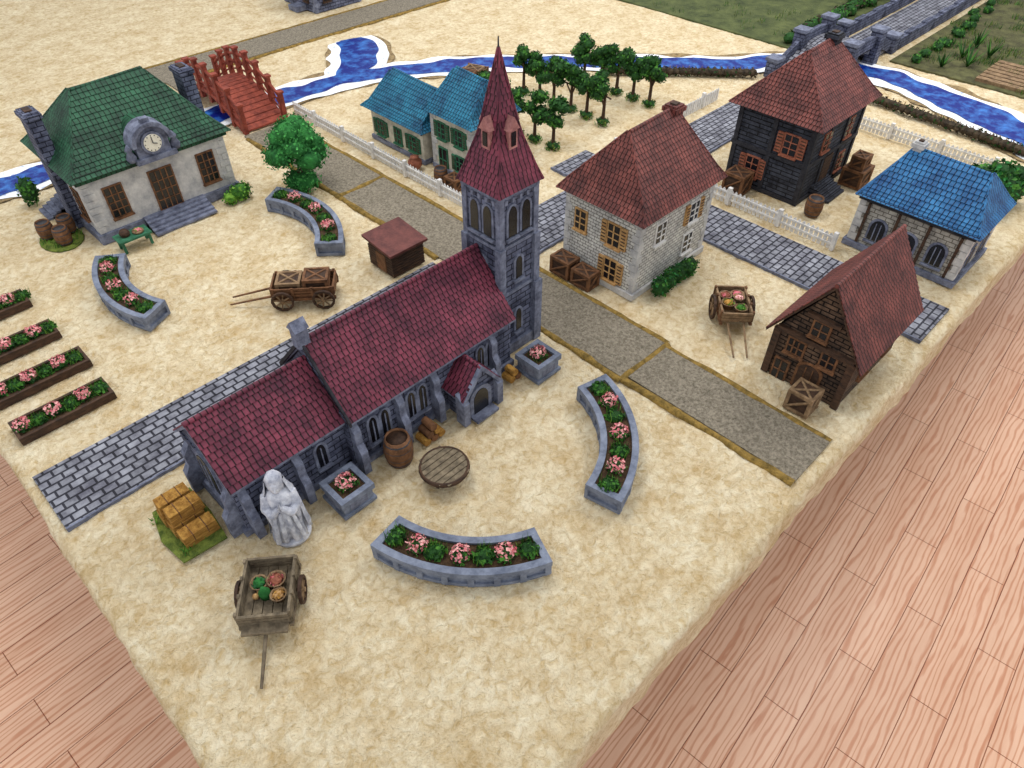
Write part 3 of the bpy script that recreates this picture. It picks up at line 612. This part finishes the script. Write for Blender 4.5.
def goods(b,L,Wd,z,h):
    crate(b,-L/2+.1,-.02,-Wd/2+.06,Wd/2-.06,z,z+.34,wood2); crate(b,.03,L/2-.1,-Wd/2+.06,Wd/2-.06,z,z+.28,wood)
cart("vegetable_cart",(1.27,6.38,0),231,.95,.72,.22,.24,.85,veg,single=True,m=graywood,m2=graywood)
cart("covered_goods_wagon",(5.85,12.4,0),140,1.35,.62,.25,.22,1.0,goods,True,wood2)
cart("flower_cart",(12.0,5.25,0),222,.95,.62,.27,.2,.85,flow,m=wood)
cart("supply_wagon",(16.4,18.4,0),20,1.3,.7,.25,.25,.5,goods,True,wood2)
# ---------------- red bridge
b=B("red_footbridge"); x0,x1,y0,y1=9.15,10.55,20.75,24.9; n=22
def bz(t): return .08+.75*math.sin(math.pi*t)
for i in range(n):
    t0=i/n;t1=(i+.85)/n; ya=y0+(y1-y0)*t0; yb=y0+(y1-y0)*t1; za,zb=bz(t0),bz(t1)
    b.add([(x0,ya,za-.05),(x1,ya,za-.05),(x1,yb,zb-.05),(x0,yb,zb-.05),(x0,ya,za),(x1,ya,za),(x1,yb,zb),(x0,yb,zb)],[(0,3,2,1),(4,5,6,7),(0,1,5,4),(1,2,6,5),(2,3,7,6),(3,0,4,7)],redwood)
for x in (x0,x1):
    for i in range(n):
        t0=i/n;t1=(i+1)/n; ya=y0+(y1-y0)*t0; yb=y0+(y1-y0)*t1
        for dz,r in ((.62,.05),(.38,.03),(.14,.03),(-.1,.07)): b.cyl((x,ya,max(.05,bz(t0)+dz)),(x,yb,max(.05,bz(t1)+dz)),r,r,redwood,6)
    for i in range(8):
        t=i/7; y=y0+(y1-y0)*t; b.box(x-.07,x+.07,y-.07,y+.07,max(0,bz(t)-.35),bz(t)+.78,redwood); b.box(x-.1,x+.1,y-.1,y+.1,bz(t)+.78,bz(t)+.84,redwood)
        if i<7:
            t2=(i+1)/7; y2=y0+(y1-y0)*t2; b.cyl((x,y,bz(t)+.14),(x,y2,bz(t2)+.62),.025,.025,redwood,5); b.cyl((x,y,bz(t)+.62),(x,y2,bz(t2)+.14),.025,.025,redwood,5)
b.done(center=True)
# ---------------- fences
def fence(P,h=.42):
    b=B("white_picket_fence")
    for (p,q) in zip(P[:-1],P[1:]):
        p=Vector((*p,0));q=Vector((*q,0)); L=(q-p).length; d=(q-p)/L; n=int(L/.12); ang=math.degrees(math.atan2(d.y,d.x)); b.M=T(p.x,p.y,0,ang)
        for z in (.12,.3): b.box(0,L,-.015,.015,z,z+.05,white)
        for i in range(n+1):
            x=L*i/n; w=.042; b.prism([(x-w,0),(x+w,0),(x+w,h-.05),(x,h),(x-w,h-.05)],'y',-.035,-.012,white)
        for i in range(int(L/1.5)+1): x=min(L,i*1.5); b.box(x-.05,x+.05,-.05,.05,0,h+.06,white)
        b.M=Matrix.Identity(4)
    b.done(center=True)
fence([(10.95,12.2),(11.0,20.9)]); fence([(16.05,4.95),(16.1,9.5)]); fence([(16.2,11.9),(21.5,11.9)]); fence([(22.8,3.6),(22.9,9.4)])
# ---------------- orchard
for (a,b0,n,sp) in ((15.1,13.4,5,.72),(17.4,13.4,6,.68),(19.5,13.2,5,.68)):
    for i in range(n):
        b=B("orchard_tree"); h=R(1.05,1.2)
        b.cyl((0,0,0),(.02,0,h*.85),.065,.045,dkwood,6); b.cyl((0,-.25,h*.75),(0,.25,h*.8),.025,.025,dkwood,5)
        for q in range(3): t=R(0,6.28); b.cyl((0,0,h*.5),(.2*math.cos(t),.2*math.sin(t),h*.9),.03,.02,dkwood,5)
        for q in range(8): b.leaves((R(-.15,.15),R(-.32,.32),h+R(-.32,.3)),(.2,.22,.18),80,.1,[g1,g1,g2])
        b.leaves((0,0,.11),(.2,.25,.1),60,.08,[g1,g2,grass]); b.tuft((0,0,0),.25,50,.12,[g2,g3]); b.done((a+R(-.08,.08),b0+i*sp,0))
# ---------------- stone bridge
b=B("stone_bridge"); x0,x1,y0,y1=24.6,29.8,9.8,11.6; n=20
def sz(t): return .06+.7*math.sin(math.pi*t)
top=[(x0+(x1-x0)*i/n,sz(i/n)) for i in range(n+1)]
def zb(x): 
    u=(x-27.2)/1.1; return .5*math.sqrt(max(0,1-u*u)) if abs(u)<1 else 0
for i in range(n):
    p,q=top[i],top[i+1]
    b.prism([(p[0],min(zb(p[0]),p[1]-.03)),(q[0],min(zb(q[0]),q[1]-.03)),q,p],'y',y0,y1,cob)
    for y in (y0-.1,y1-.05): b.prism([(p[0],max(0,p[1]-.1)),(q[0],max(0,q[1]-.1)),(q[0],q[1]+.3),(p[0],p[1]+.3)],'y',y,y+.15,stone)
for x in (24.6,26.2,28.2,29.8):
    t=(x-x0)/(x1-x0)
    for y in (y0-.05,y1+.05): b.box(x-.2,x+.2,y-.2,y+.2,0,sz(t)+.5,stone); b.box(x-.25,x+.25,y-.25,y+.25,sz(t)+.5,sz(t)+.6,stonetrim)
b.done(center=True)
for y in (9.7,11.7):
    b=B("stone_wall")
    for i in range(16): b.box(30.15+i*.8,30.15+i*.8+.76,y-.12,y+.12,0,.4+.05*(i%2),stone)
    b.done(center=True)
# ---------------- far things
b=B("dark_stone_house"); e=(17.0,19.3,28.6,31)
b.box(*e,0,1.4,stone); b.rings([(16.8,19.5,28.4,31.2,1.4),(18,18.3,29.6,30,2.4)],greentile,[10])
for y in (29.2,30.2): win(b,W('-a',e,y,.4),.3,.5,dkwood)
for x in (17.6,18.6): win(b,W('-b',e,x,.4),.3,.5,dkwood)
quoins(b,e,1.35,stonetrim); b.box(16.5,17,29.3,29.9,0,.2,stonetrim)
b.done(center=True)
b=B("leafy_bush")
for i in range(10): b.leaves((21.0+R(-.7,.7),3.2+R(-.7,.5),.6+R(-.15,.45)),(.4,.4,.35),150,.13,[g1,g2,bushg])
b.cyl((21,3.2,0),(21,3.2,.5),.1,.1,dkwood,6); b.done(center=True)
# ---------------- camera & light
cam=bpy.data.cameras.new("photo_camera"); co=bpy.data.objects.new("photo_camera",cam); bpy.context.collection.objects.link(co)
co.location=(0,0,10*S+TZ); co.rotation_euler=(math.radians(45.4),0,math.radians(-45)); cam.lens=25.14; cam.sensor_width=36; cam.clip_start=.01
bpy.context.scene.camera=co
w=bpy.data.worlds.new("room_light"); bpy.context.scene.world=w; w.use_nodes=True; w.node_tree.nodes["Background"].inputs[0].default_value=(.95,.97,1,1); w.node_tree.nodes["Background"].inputs[1].default_value=.92
def area(n,x,y,z,sz,e,col=(1,.98,.96)):
    l=bpy.data.lights.new(n,"AREA"); l.energy=e; l.size=sz; l.color=col; o=bpy.data.objects.new(n,l); bpy.context.collection.objects.link(o); o.location=(x,y,z)
area("ceiling_light",.6,1.4,2.6,.7,16); area("ceiling_light",2.4,.3,2.6,.7,22); area("ceiling_light",2.6,2.2,2.6,.9,12)
bpy.context.scene.view_settings.view_transform='Standard'
